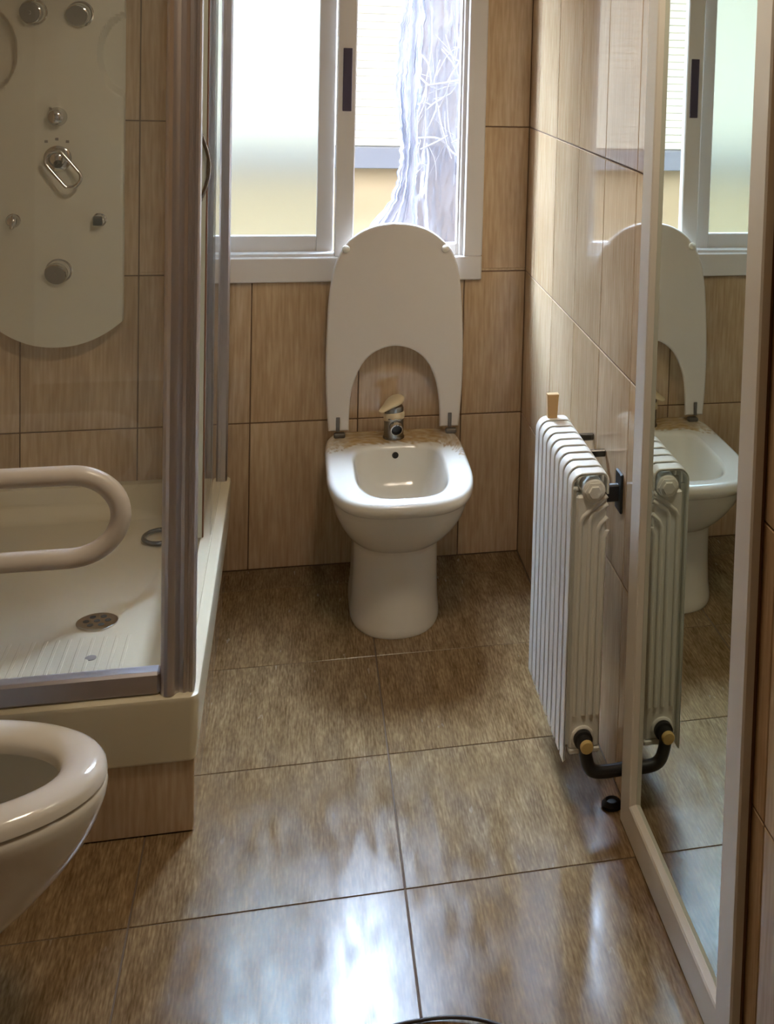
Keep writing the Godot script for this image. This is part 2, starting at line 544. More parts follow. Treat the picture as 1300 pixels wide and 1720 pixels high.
func build_film():
	# a drying line outside the window carries the sheet
	var ln := thing("clothesline", "clothesline on two wall arms outside the window", "clothesline", Vector3(0.4, 2.45, -0.25))
	var lo := -ln.position
	part("cord", tube(PackedVector3Array([Vector3(-1.3, 2.45, -0.95), Vector3(0.4, 2.435, -0.95), Vector3(1.9, 2.45, -0.95)]), 0.003, 8), M.sill, ln, lo)
	for x in [-1.3, 1.9]:
		part("arm", box(Vector3(x - 0.012, 2.435, -1.0), Vector3(x + 0.012, 2.465, -0.251), 0.003), M.sill, ln, lo)
	var o := thing("torn_plastic_sheet", "torn crumpled translucent white plastic sheet hanging outside the open window sash", "plastic sheet", Vector3(0.48, 2.43, -0.95))
	var off := -o.position
	var ragged := fbm(91, 1.0, 3)
	var keys := [[0.55, 0.235], [0.751, 0.239], [0.820, 0.258], [0.858, 0.295], [0.902, 0.324], [0.977, 0.346], [1.065, 0.354], [1.153, 0.342], [1.329, 0.329], [1.505, 0.342], [1.631, 0.358], [2.07, 0.377], [2.5, 0.38]]
	var left := func(y: float) -> float:
		for k in keys.size() - 1:
			if y <= keys[k + 1][0]:
				var s: float = clampf((y - keys[k][0]) / (keys[k + 1][0] - keys[k][0]), 0, 1)
				return lerpf(keys[k][1], keys[k + 1][1], s) + ragged.get_noise_1d(y * 50.0) * 0.010
		return 0.38
	var right := func(y: float) -> float: return 0.421 + 0.012 * sin(y * 5.0) + ragged.get_noise_1d(y * 16.0 + 50) * 0.008
	part("veil", sheet(0.55, 2.428, left, right, -0.945, 0.012, 26, 150, 5), M.veil, o, off, "white bunched strip with a ragged edge")
	part("film", sheet(0.55, 2.428, func(y): return right.call(y) - 0.015, func(_y): return 0.68, -0.955, 0.016, 44, 150, 17), M.film, o, off, "greyish crumpled see-through film")
	# stretched strands pulled together towards knots
	var knots := [Vector3(0.546, 1.38, -0.93), Vector3(0.455, 1.29, -0.93), Vector3(0.436, 1.05, -0.93), Vector3(0.54, 1.10, -0.93)]
	for i in 64:
		var a: Vector3 = knots[i % 4] + Vector3(rng.randf_range(-0.02, 0.02), rng.randf_range(-0.07, 0.07), rng.randf_range(-0.004, 0.004))
		var ang := rng.randf_range(0, TAU)
		var lng := rng.randf_range(0.05, 0.2)
		var b := a + Vector3(cos(ang), sin(ang) * 1.4, 0) * lng
		b.x = clampf(b.x, 0.41, 0.66)
		b.y = clampf(b.y, 0.78, 1.95)
		var mid := (a + b) / 2 + Vector3(rng.randf_range(-0.015, 0.015), rng.randf_range(-0.025, 0.025), 0.004)
		mid.x = clampf(mid.x, 0.41, 0.66)
		part("strand", tube(curve([a, mid, b], 5), rng.randf_range(0.0008, 0.0035), 5), M.strand, o, off)

func build_outside():
	structure("ground", box(Vector3(-30, -3.4, -40), Vector3(30, -3.0, 14), 0.0), M.ground, Vector3.ZERO, "unseen yard ground outside, darkened to limit bounced light")
	var b := thing("facing_building", "cream rendered house across the yard with a closed roller shutter", "building", Vector3(0.4, -3.0, -4.0))
	var off := -b.position
	# unseen own house; upper storeys added to block sky from the facing wall
	var own := PackedVector3Array()
	own.append_array(box_tris(Vector3(-20, TOP + 0.2, -0.25), Vector3(20, 6.4, 6.0), 0.0))
	own.append_array(box_tris(Vector3(-20, -3.0, -0.25), Vector3(LEFT - 0.15, TOP + 0.2, 6.0), 0.0))
	own.append_array(box_tris(Vector3(RIGHT + 0.15, -3.0, -0.25), Vector3(20, TOP + 0.2, 6.0), 0.0))
	own.append_array(box_tris(Vector3(LEFT - 0.15, -3.0, -0.25), Vector3(RIGHT + 0.15, -0.2, 6.0), 0.0))
	structure("house", finish(own, 10.0, null, false), M.brick, Vector3.ZERO, "unseen house walls round the bathroom, raised and darkened to shade the facing wall")
	part("wall", box(Vector3(-20, -3.0, -8.0), Vector3(20, 2.95, -4.0), 0.02), M.cream, b, off)
	part("added_eaves", box(Vector3(-20, 2.72, -4.0), Vector3(20, 2.95, -2.55), 0.02), M.cream, b, off)  # unseen overhang added to keep sky light off the facing wall
	part("window_sill", box(Vector3(-2.6, 0.70, -4.05), Vector3(3.6, 0.823, -3.9), 0.005), M.sill, b, off, "grey stone sill band")
	var sh := part("roller_shutter", box(Vector3(-2.5, 0.823, -4.02), Vector3(3.5, 2.35, -3.985), 0.002), M.shutter, b, off)
	var slat := box(Vector3(-2.5, 0.0, -3.985), Vector3(3.5, 0.0435, -3.968), 0.004)
	var y := 0.826
	while y < 2.3:
		part("slat", slat, M.shutter, sh, Vector3(0, y, 0))
		y += 0.0455

# ------------------------------------------------------------------ bidet
func build_bidet():
	var o := thing("bidet", "white ceramic bidet with rust-stained rear rim, its lid standing open", "bidet", Vector3(0.27, 0, 0.3))
	var off := -o.position
	var cx := 0.268
	var N := 144
	var rings := []
	# y, half width, back, front, front squareness
	var sec := [[0.0, 0.111, 0.05, 0.476, 2.3], [0.006, 0.113, 0.05, 0.478, 2.3], [0.02, 0.112, 0.05, 0.476, 2.3], [0.05, 0.1085, 0.05, 0.468, 2.3], [0.12, 0.106, 0.05, 0.460, 2.3], [0.195, 0.106, 0.05, 0.457, 2.3], [0.207, 0.107, 0.05, 0.459, 2.3], [0.214, 0.114, 0.045, 0.468, 2.3], [0.222, 0.124, 0.042, 0.482, 2.3], [0.24, 0.137, 0.04, 0.507, 2.4], [0.265, 0.151, 0.037, 0.535, 2.5], [0.295, 0.162, 0.035, 0.560, 2.7], [0.325, 0.168, 0.033, 0.576, 2.9], [0.342, 0.170, 0.032, 0.583, 3.0], [0.348, 0.174, 0.03, 0.592, 3.0], [0.354, 0.1785, 0.028, 0.601, 3.0], [0.364, 0.181, 0.027, 0.607, 3.0], [0.374, 0.1805, 0.027, 0.606, 3.0], [0.381, 0.178, 0.029, 0.601, 3.0], [0.385, 0.173, 0.032, 0.594, 3.0]]
	for s in sec:
		var k: float = clampf((s[0] - 0.2) / 0.06, 0, 1)
		rings.append(outline(lerpf(0.264, cx, k), s[0], s[1], s[2], s[3], 0.30, s[4], lerpf(4.0, 7.0, k), N))
	var top := outline(cx, 0.3855, 0.168, 0.036, 0.586, 0.30, 3.0, 7.0, N)
	var inner := outline(0.27, 0.3845, 0.118, 0.160, 0.560, 0.33, 3.2, 6.0, N)
	for k in 21:
		var s := k / 20.0
		var r := PackedVector3Array()
		for i in N: r.append(top[i].lerp(inner[i], s) + Vector3(0, 0.0012 * sin(s * PI), 0))
		rings.append(r)
	for s in [[0.382, 0.115, 0.164, 0.556], [0.374, 0.112, 0.169, 0.551], [0.355, 0.108, 0.176, 0.542], [0.33, 0.103, 0.187, 0.53], [0.30, 0.096, 0.202, 0.512], [0.272, 0.084, 0.225, 0.485], [0.255, 0.066, 0.255, 0.45], [0.248, 0.04, 0.29, 0.41], [0.246, 0.018, 0.32, 0.375]]:
		rings.append(outline(0.27, s[0], s[1], s[2], s[3], 0.34, 2.9, 4.5, N))
	var f1 := fbm(301, 1.0, 4)
	var f2 := fbm(302, 1.0, 3)
	var tint := func(p: Vector3, n: Vector3) -> Color:
		var c := Color(0.74, 0.695, 0.60)
		var e := f1.get_noise_3d(p.x * 55, p.y * 55, p.z * 55)
		var g := f2.get_noise_3d(p.x * 160, p.y * 160, p.z * 160)
		if p.y > 0.372 and n.y > 0.2:
			# rust and limescale deposit on the deck round the tap, ragged edge towards the basin
			var limit := 0.156 + e * 0.03 + g * 0.010 - 0.012 * exp(-pow((p.x - 0.27) / 0.03, 2.0))
			var side := clampf((absf(p.x - 0.27) - 0.105) / 0.05, 0, 1)
			limit += side * (0.05 if p.x < 0.27 else 0.13) * (0.6 + e)
			var k := clampf((limit - p.z) / 0.012, 0.0, 1.0)
			var strong := clampf(1.0 + e * 0.5 + g * 0.3 - side * 0.55, 0.15, 1.0)
			c = c.lerp(Color(0.36, 0.22, 0.08).lerp(Color(0.58, 0.43, 0.22), clampf(0.4 + g * 1.2 - e * 0.8, 0, 1)), k * strong)
		return c
	part("bowl", finish(loft(rings), 60.0, tint), M.ceramic, o, off)
	part("overflow_hole", lathe([[0.0085, -0.001], [0.0085, 0.0022], [0.0065, 0.0028], [0.005, 0.0016]], Vector3(0, 0.33, 0.94).normalized(), Vector3(0.27, 0.360, 0.1735), 24), M.hole, o, off)
	part("drain", lathe([[0.017, 0.0], [0.017, 0.003], [0.012, 0.0035], [0.01, 0.001]], Vector3.UP, Vector3(0.27, 0.246, 0.348), 24), M.worn_chrome, o, off)
	# mixer tap
	var tx := 0.270
	var tz := 0.100
	var tap := part("tap", lathe([[0.029, 0.0], [0.029, 0.004], [0.0265, 0.008], [0.0265, 0.052], [0.0275, 0.055], [0.0275, 0.059], [0.0255, 0.062], [0.0255, 0.083], [0.023, 0.088]], Vector3.UP, Vector3(tx, 0.3855, tz), 32), M.worn_chrome, o, off, "tarnished chrome mixer tap")
	part("spout", lathe([[0.017, -0.01], [0.017, 0.022], [0.0165, 0.026], [0.014, 0.027], [0.0125, 0.024], [0.0125, 0.012]], Vector3(0.08, -0.25, 0.96).normalized(), Vector3(tx + 0.003, 0.424, tz + 0.016), 28), M.chrome, tap)
	part("nozzle", lathe([[0.0124, 0.0], [0.0124, 0.003], [0.008, 0.004]], Vector3(0.08, -0.25, 0.96).normalized(), Vector3(tx + 0.005, 0.420, tz + 0.028), 20), M.black, tap)
	# limescale crust round the body above the spout
	var crust := []
	for k in 7:
		var ring := PackedVector3Array()
		for i in 28:
			var a := TAU * i / 28
			var up := [0.0, 0.002, 0.006, 0.010, 0.014, 0.018, 0.020][k] as float
			var r: float = 0.0266 + [0.0, 0.0012, 0.0018, 0.002, 0.0018, 0.0012, 0.0][k] * (0.6 + 0.8 * f1.get_noise_2d(i * 9.0, k * 5.0)) + 0.0002
			ring.append(Vector3(tx + cos(a) * r, 0.436 + up + 0.004 * sin(a * 1.0 + 0.6), tz + sin(a) * r))
		crust.append(ring)
	part("limescale_crust", finish(loft(crust), 60.0), M.scale, tap)
	var lv := []
	var ldir := Vector3(-0.62, -0.30, 0.55).normalized()
	var lside := ldir.cross(Vector3.UP).normalized()
	var lup := lside.cross(ldir).normalized()
	for s in [[-0.026, 0.006, 0.003], [-0.024, 0.016, 0.007], [-0.014, 0.024, 0.0105], [0.0, 0.0255, 0.0115], [0.014, 0.022, 0.010], [0.028, 0.016, 0.008], [0.042, 0.012, 0.006], [0.052, 0.009, 0.005], [0.056, 0.004, 0.002]]:
		var ring := PackedVector3Array()
		for i in 24:
			var a := TAU * i / 24
			ring.append(Vector3(tx, 0.486, tz) + ldir * s[0] + lside * cos(a) * s[1] + lup * sin(a) * s[2])
		lv.append(ring)
	part("lever", finish(loft(lv), 50.0), M.scale, tap, Vector3.ZERO, "limescale-crusted lever")
	# lid, leaning back against the window frame
	var ey := Vector3(0, 0.575, -0.055).normalized()
	var en := Vector3.RIGHT.cross(ey).normalized()
	var lo := Vector3(0, 0.40, 0.072)
	var pts := [[0.098, 0.004], [0.092, 0.061], [0.088, 0.141], [0.087, 0.205], [0.089, 0.286], [0.093, 0.366], [0.102, 0.43], [0.116, 0.475], [0.138, 0.512], [0.170, 0.540], [0.212, 0.559], [0.263, 0.567], [0.315, 0.562], [0.357, 0.548], [0.391, 0.525], [0.420, 0.495], [0.439, 0.452], [0.449, 0.392], [0.455, 0.309], [0.458, 0.227], [0.457, 0.128], [0.452, 0.046], [0.448, 0.004]]
	var inn := [[0.396, 0.004], [0.395, 0.048], [0.389, 0.106], [0.377, 0.15], [0.357, 0.187], [0.327, 0.214], [0.292, 0.227], [0.258, 0.228], [0.221, 0.216], [0.191, 0.191], [0.17, 0.154], [0.156, 0.107], [0.152, 0.058], [0.151, 0.004]]
	var poly := PackedVector2Array()
	for list in [pts, inn]:
		for i in list.size() - 1:
			for k in 4:
				var q := func(j: int): return Vector2(list[clampi(j, 0, list.size() - 1)][0], list[clampi(j, 0, list.size() - 1)][1])
				poly.append((q.call(i) as Vector2).cubic_interpolate(q.call(i + 1), q.call(i - 1), q.call(i + 2), k / 4.0))
		poly.append(Vector2(list[-1][0], list[-1][1]))
	var lid := part("lid", slab(poly, lo, Vector3.RIGHT, ey, en, 0.016, 0.006), M.lid, o, off, "greyish white lid with a round cut-out")
	for b in [[0.136, 0.496], [0.405, 0.495]]:
		part("bumper", lathe([[0.0105, -0.002], [0.0105, 0.002], [0.0095, 0.006], [0.006, 0.009], [0.001, 0.010]], en, lo + Vector3.RIGHT * b[0] + ey * b[1] + en * 0.016, 20), M.rubber, lid)
	for b in [[0.122, 0.0], [0.423, 0.0]]:
		var h := part("hinge", box(lo + Vector3(b[0] - 0.005, 0.004, 0.0145), lo + Vector3(b[0] + 0.005, 0.044, 0.0175), 0.001), M.hinge, lid)
		h.rotation = Vector3.ZERO
		part("hinge_foot", box(Vector3(b[0] - 0.010, 0.3855, 0.070), Vector3(b[0] + 0.020, 0.398, 0.091), 0.003), M.hinge, h)

# ------------------------------------------------------------------ toilet
func build_toilet():
	var o := thing("toilet", "white ceramic toilet with thick plastic seat beside the shower plinth", "toilet", Vector3(-0.6, 0, 1.6))
	var off := -o.position
	var zc := 1.6
	var N := 96
	var rings := []
	# the egg outline is laid along x: y, half width, back x, front x
	for s in [[0.0, 0.105, -0.78, -0.475], [0.01, 0.107, -0.78, -0.472], [0.05, 0.102, -0.78, -0.478], [0.10, 0.10, -0.78, -0.47], [0.14, 0.104, -0.79, -0.445], [0.17, 0.113, -0.80, -0.412], [0.20, 0.125, -0.81, -0.37], [0.23, 0.137, -0.82, -0.336], [0.265, 0.149, -0.83, -0.303], [0.30, 0.158, -0.835, -0.276], [0.33, 0.164, -0.84, -0.262], [0.355, 0.168, -0.84, -0.254], [0.370, 0.169, -0.84, -0.2515], [0.379, 0.167, -0.84, -0.254], [0.383, 0.162, -0.838, -0.260], [0.383, 0.12, -0.76, -0.30], [0.378, 0.116, -0.755, -0.306], [0.36, 0.118, -0.755, -0.304], [0.33, 0.114, -0.75, -0.312], [0.28, 0.10, -0.74, -0.335], [0.23, 0.08, -0.72, -0.38], [0.19, 0.06, -0.70, -0.43], [0.17, 0.03, -0.66, -0.5]]:
		rings.append(outline(zc, s[0], s[1], s[2], s[3], -0.52, 2.1, 2.6, N, true))
	part("bowl", finish(loft(rings), 55.0), M.white_ceramic, o, off)
	part("water", finish(loft([outline(zc, 0.20, 0.06, -0.69, -0.43, -0.54, 2.1, 2.4, 48, true), outline(zc, 0.228, 0.0775, -0.715, -0.384, -0.54, 2.1, 2.6, 48, true)]), 40.0), M.water, o, off)
	# seat ring with a round section
	var seat := []
	var A := outline(zc, 0.0, 0.167, -0.80, -0.252, -0.515, 2.05, 2.4, N, true)
	var B := outline(zc, 0.0, 0.098, -0.74, -0.318, -0.515, 2.05, 2.3, N, true)
	for k in 21:
		var a := TAU * k / 20
		var s := 0.5 - 0.5 * cos(a)
		var y := 0.386 + (0.026 * pow(absf(sin(a)), 0.75) if sin(a) > 0 else 0.0)
		var r := PackedVector3Array()
		for i in N: r.append(Vector3(lerpf(A[i].x, B[i].x, s), y, lerpf(A[i].z, B[i].z, s)))
		seat.append(r)
	part("seat", finish(loft(seat, false), 65.0), M.white_ceramic, o, off, "thick rounded white seat")
	part("cistern", box(Vector3(-1.015, 0.383, 1.40), Vector3(-0.845, 0.76, 1.80), 0.02), M.white_ceramic, o, off)
	part("cistern_lid", box(Vector3(-1.018, 0.762, 1.39), Vector3(-0.835, 0.79, 1.81), 0.01), M.white_ceramic, o, off)
	part("shelf", box(Vector3(-1.01, 0.30, 1.47), Vector3(-0.80, 0.384, 1.73), 0.02), M.white_ceramic, o, off)
	part("foot", box(Vector3(-1.0, 0.0, 1.52), Vector3(-0.74, 0.31, 1.68), 0.02), M.white_ceramic, o, off)

func build_grab_rail():
	var o := thing("grab_rail", "cream looped grab rail standing out from the wall beside the toilet", "grab rail", Vector3(LEFT, 0.66, 1.3))
	var off := -o.position
	var p := PackedVector3Array()
	var yt := 0.733
	var yb := 0.592
	var r := (yt - yb) / 2
	p.append(Vector3(LEFT + 0.012, yt, 1.3))
	p.append(Vector3(-0.8, yt, 1.3))
	for k in 25:
		var a := PI / 2 - PI * k / 24
		p.append(Vector3(-0.352 + cos(a) * 0.079, (yt + yb) / 2 + sin(a) * r, 1.3))
	p.append(Vector3(-0.8, yb, 1.3))
	p.append(Vector3(LEFT + 0.012, yb, 1.3))
	part("bar", tube(p, 0.0165, 20), M.rail, o, off)
	part("wall_plate", box(Vector3(LEFT, 0.55, 1.255), Vector3(LEFT + 0.014, 0.775, 1.345), 0.004), M.rail, o, off)

# ------------------------------------------------------------------ shower
func build_shower():
	# tiled plinth under the tray
	var pl := thing("shower_plinth", "tiled plinth carrying the white shower tray", "plinth", Vector3(-0.59, 0, 0.57))
	var off := -pl.position
	part("core", box(Vector3(LEFT + 0.001, 0.0, 0.001), Vector3(-0.170, 0.139, 1.148), 0.0), M.grout, pl, off)
	for b in [[LEFT + 0.003, -0.740], [-0.737, -0.4535], [-0.450, -0.162]]:
		part("tile", box(Vector3(b[0], 0.002, 1.146), Vector3(b[1], 0.139, 1.155), 0.0015), M.wall[1], pl, off)
	for b in [[0.003, 0.285], [0.288, 0.5715], [0.5745, 0.858], [0.861, 1.1455]]:
		part("tile", box(Vector3(-0.172, 0.002, b[0]), Vector3(-0.162, 0.139, b[1]), 0.0015), M.wall[1], pl, off)
	# tray
	var tr := thing("shower_tray", "cream white shower tray with a high rim", "shower tray", Vector3(-0.59, 0.14, 0.58))
	off = -tr.position
	var tc := Vector3(-0.589, 0, 0.583)
	var rect := func(y: float, x0: float, x1: float, z0: float, z1: float, r: float) -> PackedVector3Array:
		var out := PackedVector3Array()
		for c in [[x1 - r, z1 - r, 0.0], [x0 + r, z1 - r, PI / 2], [x0 + r, z0 + r, PI], [x1 - r, z0 + r, PI * 1.5]]:
			for k in 9:
				var a: float = c[2] + PI / 2 * k / 8
				out.append(Vector3(c[0] + cos(a) * r, y, c[1] + sin(a) * r))
		return out
	var X0 := LEFT + 0.001
	var rings := [rect.call(0.14, X0, -0.160, 0.001, 1.160, 0.012), rect.call(0.145, X0, -0.158, 0.001, 1.163, 0.014), rect.call(0.258, X0, -0.154, 0.001, 1.174, 0.016), rect.call(0.266, X0, -0.156, 0.002, 1.172, 0.016), rect.call(0.270, X0 + 0.004, -0.162, 0.004, 1.166, 0.014),
		rect.call(0.270, X0 + 0.045, -0.225, 0.035, 1.100, 0.05), rect.call(0.264, X0 + 0.052, -0.232, 0.042, 1.093, 0.05), rect.call(0.215, X0 + 0.075, -0.262, 0.075, 1.055, 0.06), rect.call(0.203, X0 + 0.09, -0.278, 0.09, 1.04, 0.06), rect.call(0.2, X0 + 0.105, -0.293, 0.105, 1.025, 0.06), rect.call(0.2, -0.65, -0.48, 0.6, 0.78, 0.06)]
	part("basin", finish(loft(rings), 35.0), M.acrylic, tr, off)
	# moulded anti-slip ridges
	var rt := PackedVector3Array()
	for k in 26:
		var x := -0.90 + k * 0.023
		rt.append_array(box_tris(Vector3(x, 0.198, 0.76), Vector3(x + 0.007, 0.2016, 1.005), 0.0008))
	var ridge := part("ridges", finish(rt, 20.0), M.acrylic, tr, off)
	ridge.set_meta("kind", "stuff")
	var dr := part("drain", lathe([[0.042, 0.0], [0.042, 0.003], [0.038, 0.0045], [0.0, 0.0045]], Vector3.UP, Vector3(-0.395, 0.2, 0.69), 36), M.chrome, tr, off)
	for k in 7:
		var a := TAU * k / 6
		var q := Vector3(-0.395, 0.2042, 0.69) + (Vector3(cos(a), 0, sin(a)) * 0.022 if k < 6 else Vector3.ZERO)
		part("slot", lathe([[0.0065, -0.001], [0.0065, 0.0008], [0.0, 0.0009]], Vector3.UP, q, 14), M.hole, dr)
	part("plug", lathe([[0.011, 0.0], [0.011, 0.0012], [0.009, 0.002], [0.0, 0.002]], Vector3.UP, Vector3(-0.384, 0.2, 0.85), 20), M.nozzle, tr, off)
	# hose end lying on the tray behind the corner post
	var hs := thing("shower_hose", "dark ribbed shower hose looped in the tray behind the corner post", "hose", Vector3(-0.31, 0.21, 0.25))
	var pts := []
	for k in 15:
		var a := deg_to_rad(40.0 + 300.0 * k / 14)
		pts.append(Vector3(-0.312 + cos(a) * 0.038, 0.2085, 0.25 + sin(a) * 0.045))
	part("tube", tube(curve(pts, 4), 0.006, 10), M.dark_chrome, hs, -hs.position)

	# enclosure
	var e := thing("shower_enclosure", "framed glass shower enclosure with aluminium corner post, its door slid open", "shower enclosure", Vector3(-0.59, 0.27, 0.58))
	off = -e.position
	var ht := 1.98
	# corner post: a fluted profile
	var prof := PackedVector2Array([Vector2(-0.222, 1.132), Vector2(-0.206, 1.132), Vector2(-0.206, 1.118), Vector2(-0.166, 1.118), Vector2(-0.163, 1.122), Vector2(-0.163, 1.158), Vector2(-0.166, 1.162), Vector2(-0.171, 1.162), Vector2(-0.172, 1.159), Vector2(-0.176, 1.159), Vector2(-0.177, 1.162), Vector2(-0.182, 1.163), Vector2(-0.183, 1.160), Vector2(-0.189, 1.158), Vector2(-0.193, 1.161), Vector2(-0.197, 1.167), Vector2(-0.203, 1.170), Vector2(-0.209, 1.1705), Vector2(-0.215, 1.168), Vector2(-0.220, 1.162), Vector2(-0.222, 1.156)])
	part("corner_post", slab(prof, Vector3(0, 0.270, 0), Vector3.RIGHT, Vector3.BACK, Vector3.UP, ht - 0.27, 0.0005, 25.0), M.alu, e, off, "polished aluminium corner post")
	part("bottom_rail", box(Vector3(LEFT + 0.001, 0.270, 1.128), Vector3(-0.222, 0.313, 1.162), 0.005), M.alu, e, off)
	part("top_rail", box(Vector3(LEFT + 0.001, ht - 0.04, 1.128), Vector3(-0.222, ht, 1.162), 0.004), M.alu, e, off)
	part("top_rail", box(Vector3(-0.206, ht - 0.04, 0.0), Vector3(-0.166, ht, 1.118), 0.004), M.alu, e, off)
	part("bottom_track", box(Vector3(-0.204, 0.270, 0.03), Vector3(-0.178, 0.279, 1.118), 0.002), M.acrylic, e, off)
	var wp := PackedVector2Array([Vector2(-0.208, 0.001), Vector2(-0.164, 0.001), Vector2(-0.164, 0.028), Vector2(-0.168, 0.032), Vector2(-0.180, 0.032), Vector2(-0.182, 0.026), Vector2(-0.192, 0.026), Vector2(-0.194, 0.034), Vector2(-0.205, 0.034), Vector2(-0.208, 0.03)])
	for k in wp.size(): wp[k].y += 0.017
	part("wall_profile", slab(wp, Vector3(0, 0.270, 0), Vector3.RIGHT, Vector3.BACK, Vector3.UP, ht - 0.27, 0.0005, 25.0), M.alu, e, off)
	part("front_pane", box(Vector3(LEFT + 0.004, 0.31, 1.143), Vector3(-0.218, ht - 0.035, 1.148), 0.0), M.glass, e, off, "clear glass front pane")
	part("side_pane", box(Vector3(-0.183, 0.279, 0.04), Vector3(-0.178, ht - 0.035, 0.44), 0.0), M.glass, e, off, "clear fixed glass pane")
	var door := part("sliding_door", box(Vector3(-0.204, 0.282, 0.06), Vector3(-0.199, ht - 0.035, 0.46), 0.0), M.glass, e, off, "clear glass sliding door")
	part("seal", box(Vector3(-0.222, 0.282, 0.455), Vector3(-0.199, ht - 0.035, 0.462), 0.001), M.seal, door, Vector3.ZERO, "greenish plastic edge seal")
	part("seal_lip", box(Vector3(-0.199, 0.282, 0.452), Vector3(-0.1955, ht - 0.035, 0.462), 0.001), M.board, door)
	var hp := []
	for k in 9:
		var s := k / 8.0
		hp.append(Vector3(-0.214 + 0.022 * sin(s * PI), lerpf(1.075, 1.245, s), 0.475))
	part("handle", tube(curve(hp, 3), 0.0045, 10), M.worn_chrome, door, Vector3.ZERO, "curved chrome handle")

	# hydromassage panel
	var pn := thing("shower_column", "off-white massage shower column with chrome jets and mixer on the shower wall", "shower column", Vector3(-0.588, 0.65, 0.0))
	off = -pn.position
	var cx := -0.588
	var hw := 0.157
	var nu := 84
	var nv := 150
	var face := func(i: int, j: int) -> Vector3:
		var u := float(i) / nu * 2.0 - 1.0
		var x := cx + u * hw
		var bot := 0.646 + 0.062 * pow(absf(u), 2.2)
		var y := lerpf(bot, 1.98 - 0.05 * u * u, float(j) / nv)
		var z := 0.046 - 0.012 * u * u
		for s in [-1.0, 1.0]:
			var d := Vector2((x - (cx + s * 0.172)) / 0.078, (y - 1.405) / 0.110).length()
			z -= 0.030 * (1.0 - smoothstep(0.88, 1.02, d))
		if absf(u) > 0.985: z -= 0.003
		return Vector3(x, y, z)
	var t := PackedVector3Array()
	for i in nu:
		for j in nv: quad(t, face.call(i, j + 1), face.call(i + 1, j + 1), face.call(i + 1, j), face.call(i, j))
	var back := func(p: Vector3) -> Vector3: return Vector3(p.x, p.y, 0.001)
	for i in nu:
		for j in [0, nv]:
			var a: Vector3 = face.call(i, j)
			var b: Vector3 = face.call(i + 1, j)
			if j == 0: quad(t, a, b, back.call(b), back.call(a))
			else: quad(t, b, a, back.call(a), back.call(b))
	for j in nv:
		for i in [0, nu]:
			var a: Vector3 = face.call(i, j)
			var b: Vector3 = face.call(i, j + 1)
			if i == 0: quad(t, b, a, back.call(a), back.call(b))
			else: quad(t, a, b, back.call(b), back.call(a))
	for i in nu:
		for j in nv: quad(t, back.call(face.call(i, j)), back.call(face.call(i + 1, j)), back.call(face.call(i + 1, j + 1)), back.call(face.call(i, j + 1)))
	part("plate", finish(t, 45.0), M.panel, pn, off)
	var fz := 0.044
	# swivelling jets: collar plus tilted nozzle head
	for q in [[-0.643, 1.505, Vector3(-0.28, -0.05, 1)], [-0.536, 1.505, Vector3(-0.18, -0.22, 1)], [-0.583, 0.845, Vector3(-0.22, -0.3, 1)]]:
		var c := Vector3(q[0], q[1], fz - 0.006)
		var j := part("jet", lathe([[0.034, 0.0], [0.034, 0.006], [0.031, 0.009], [0.028, 0.009], [0.0275, 0.004]], Vector3.BACK, c, 36), M.chrome, pn, off)
		var ax: Vector3 = (q[2] as Vector3).normalized()
		part("head", lathe([[0.018, 0.0], [0.027, 0.008], [0.029, 0.018], [0.028, 0.022], [0.026, 0.0235], [0.0, 0.0235]], ax, c + Vector3(0, 0, 0.004), 36), M.chrome, j)
		part("nozzle_plate", lathe([[0.0257, 0.0], [0.0257, 0.0012], [0.021, 0.002], [0.005, 0.0012], [0.004, 0.003], [0.0, 0.003]], ax, c + Vector3(0, 0, 0.004) + ax * 0.0235, 30), M.nozzle, j)
	var k0 := Vector3(-0.588, 1.242, fz - 0.004)
	var knob := part("diverter_knob", lathe([[0.026, 0.0], [0.026, 0.004], [0.024, 0.007], [0.022, 0.012], [0.0215, 0.022], [0.019, 0.03], [0.013, 0.035], [0.0, 0.037]], Vector3.BACK, k0, 32), M.chrome, pn, off)
	part("pointer", box(k0 + Vector3(-0.018, 0.010, 0.004), k0 + Vector3(-0.012, 0.026, 0.016), 0.002), M.chrome, knob)
	for q in [[-0.613, 1.179], [-0.588, 1.185], [-0.563, 1.179]]:
		part("printed_mark", box(Vector3(q[0] - 0.004, q[1] - 0.0035, fz - 0.002), Vector3(q[0] + 0.004, q[1] + 0.0035, fz + 0.0026), 0.0005), M.nozzle, pn, off)
	var m0 := Vector3(-0.586, 1.135, fz - 0.004)
	var mix := part("mixer", lathe([[0.034, 0.0], [0.034, 0.005], [0.031, 0.008], [0.022, 0.010], [0.020, 0.022], [0.017, 0.030], [0.009, 0.034], [0.0, 0.035]], Vector3.BACK, m0, 36), M.chrome, pn, off, "chrome mixer with looped handle")
	var loop := []
	for k in 25:
		var a := TAU * k / 24
		var l := Vector2(cos(a) * 0.024, sin(a) * 0.024 + (0.028 if sin(a) > 0 else -0.028))
		l = l.rotated(deg_to_rad(40.0))
		loop.append(m0 + Vector3(l.x + 0.018, l.y - 0.024, 0.036 - l.y * 0.12))
	part("loop_handle", tube(curve(loop, 2), 0.0045, 10), M.chrome, mix)
	part("hub", lathe([[0.010, 0.0], [0.010, 0.010], [0.0, 0.011]], Vector3(0.3, -0.7, 0.6).normalized(), m0 + Vector3(0.004, -0.008, 0.03), 18), M.dark_chrome, mix)
	var q1 := Vector3(-0.487, 0.977, fz - 0.006)
	var hold := part("hose_outlet", lathe([[0.018, 0.0], [0.018, 0.006], [0.015, 0.009], [0.013, 0.022], [0.011, 0.024]], Vector3.BACK, q1, 28), M.chrome, pn, off)
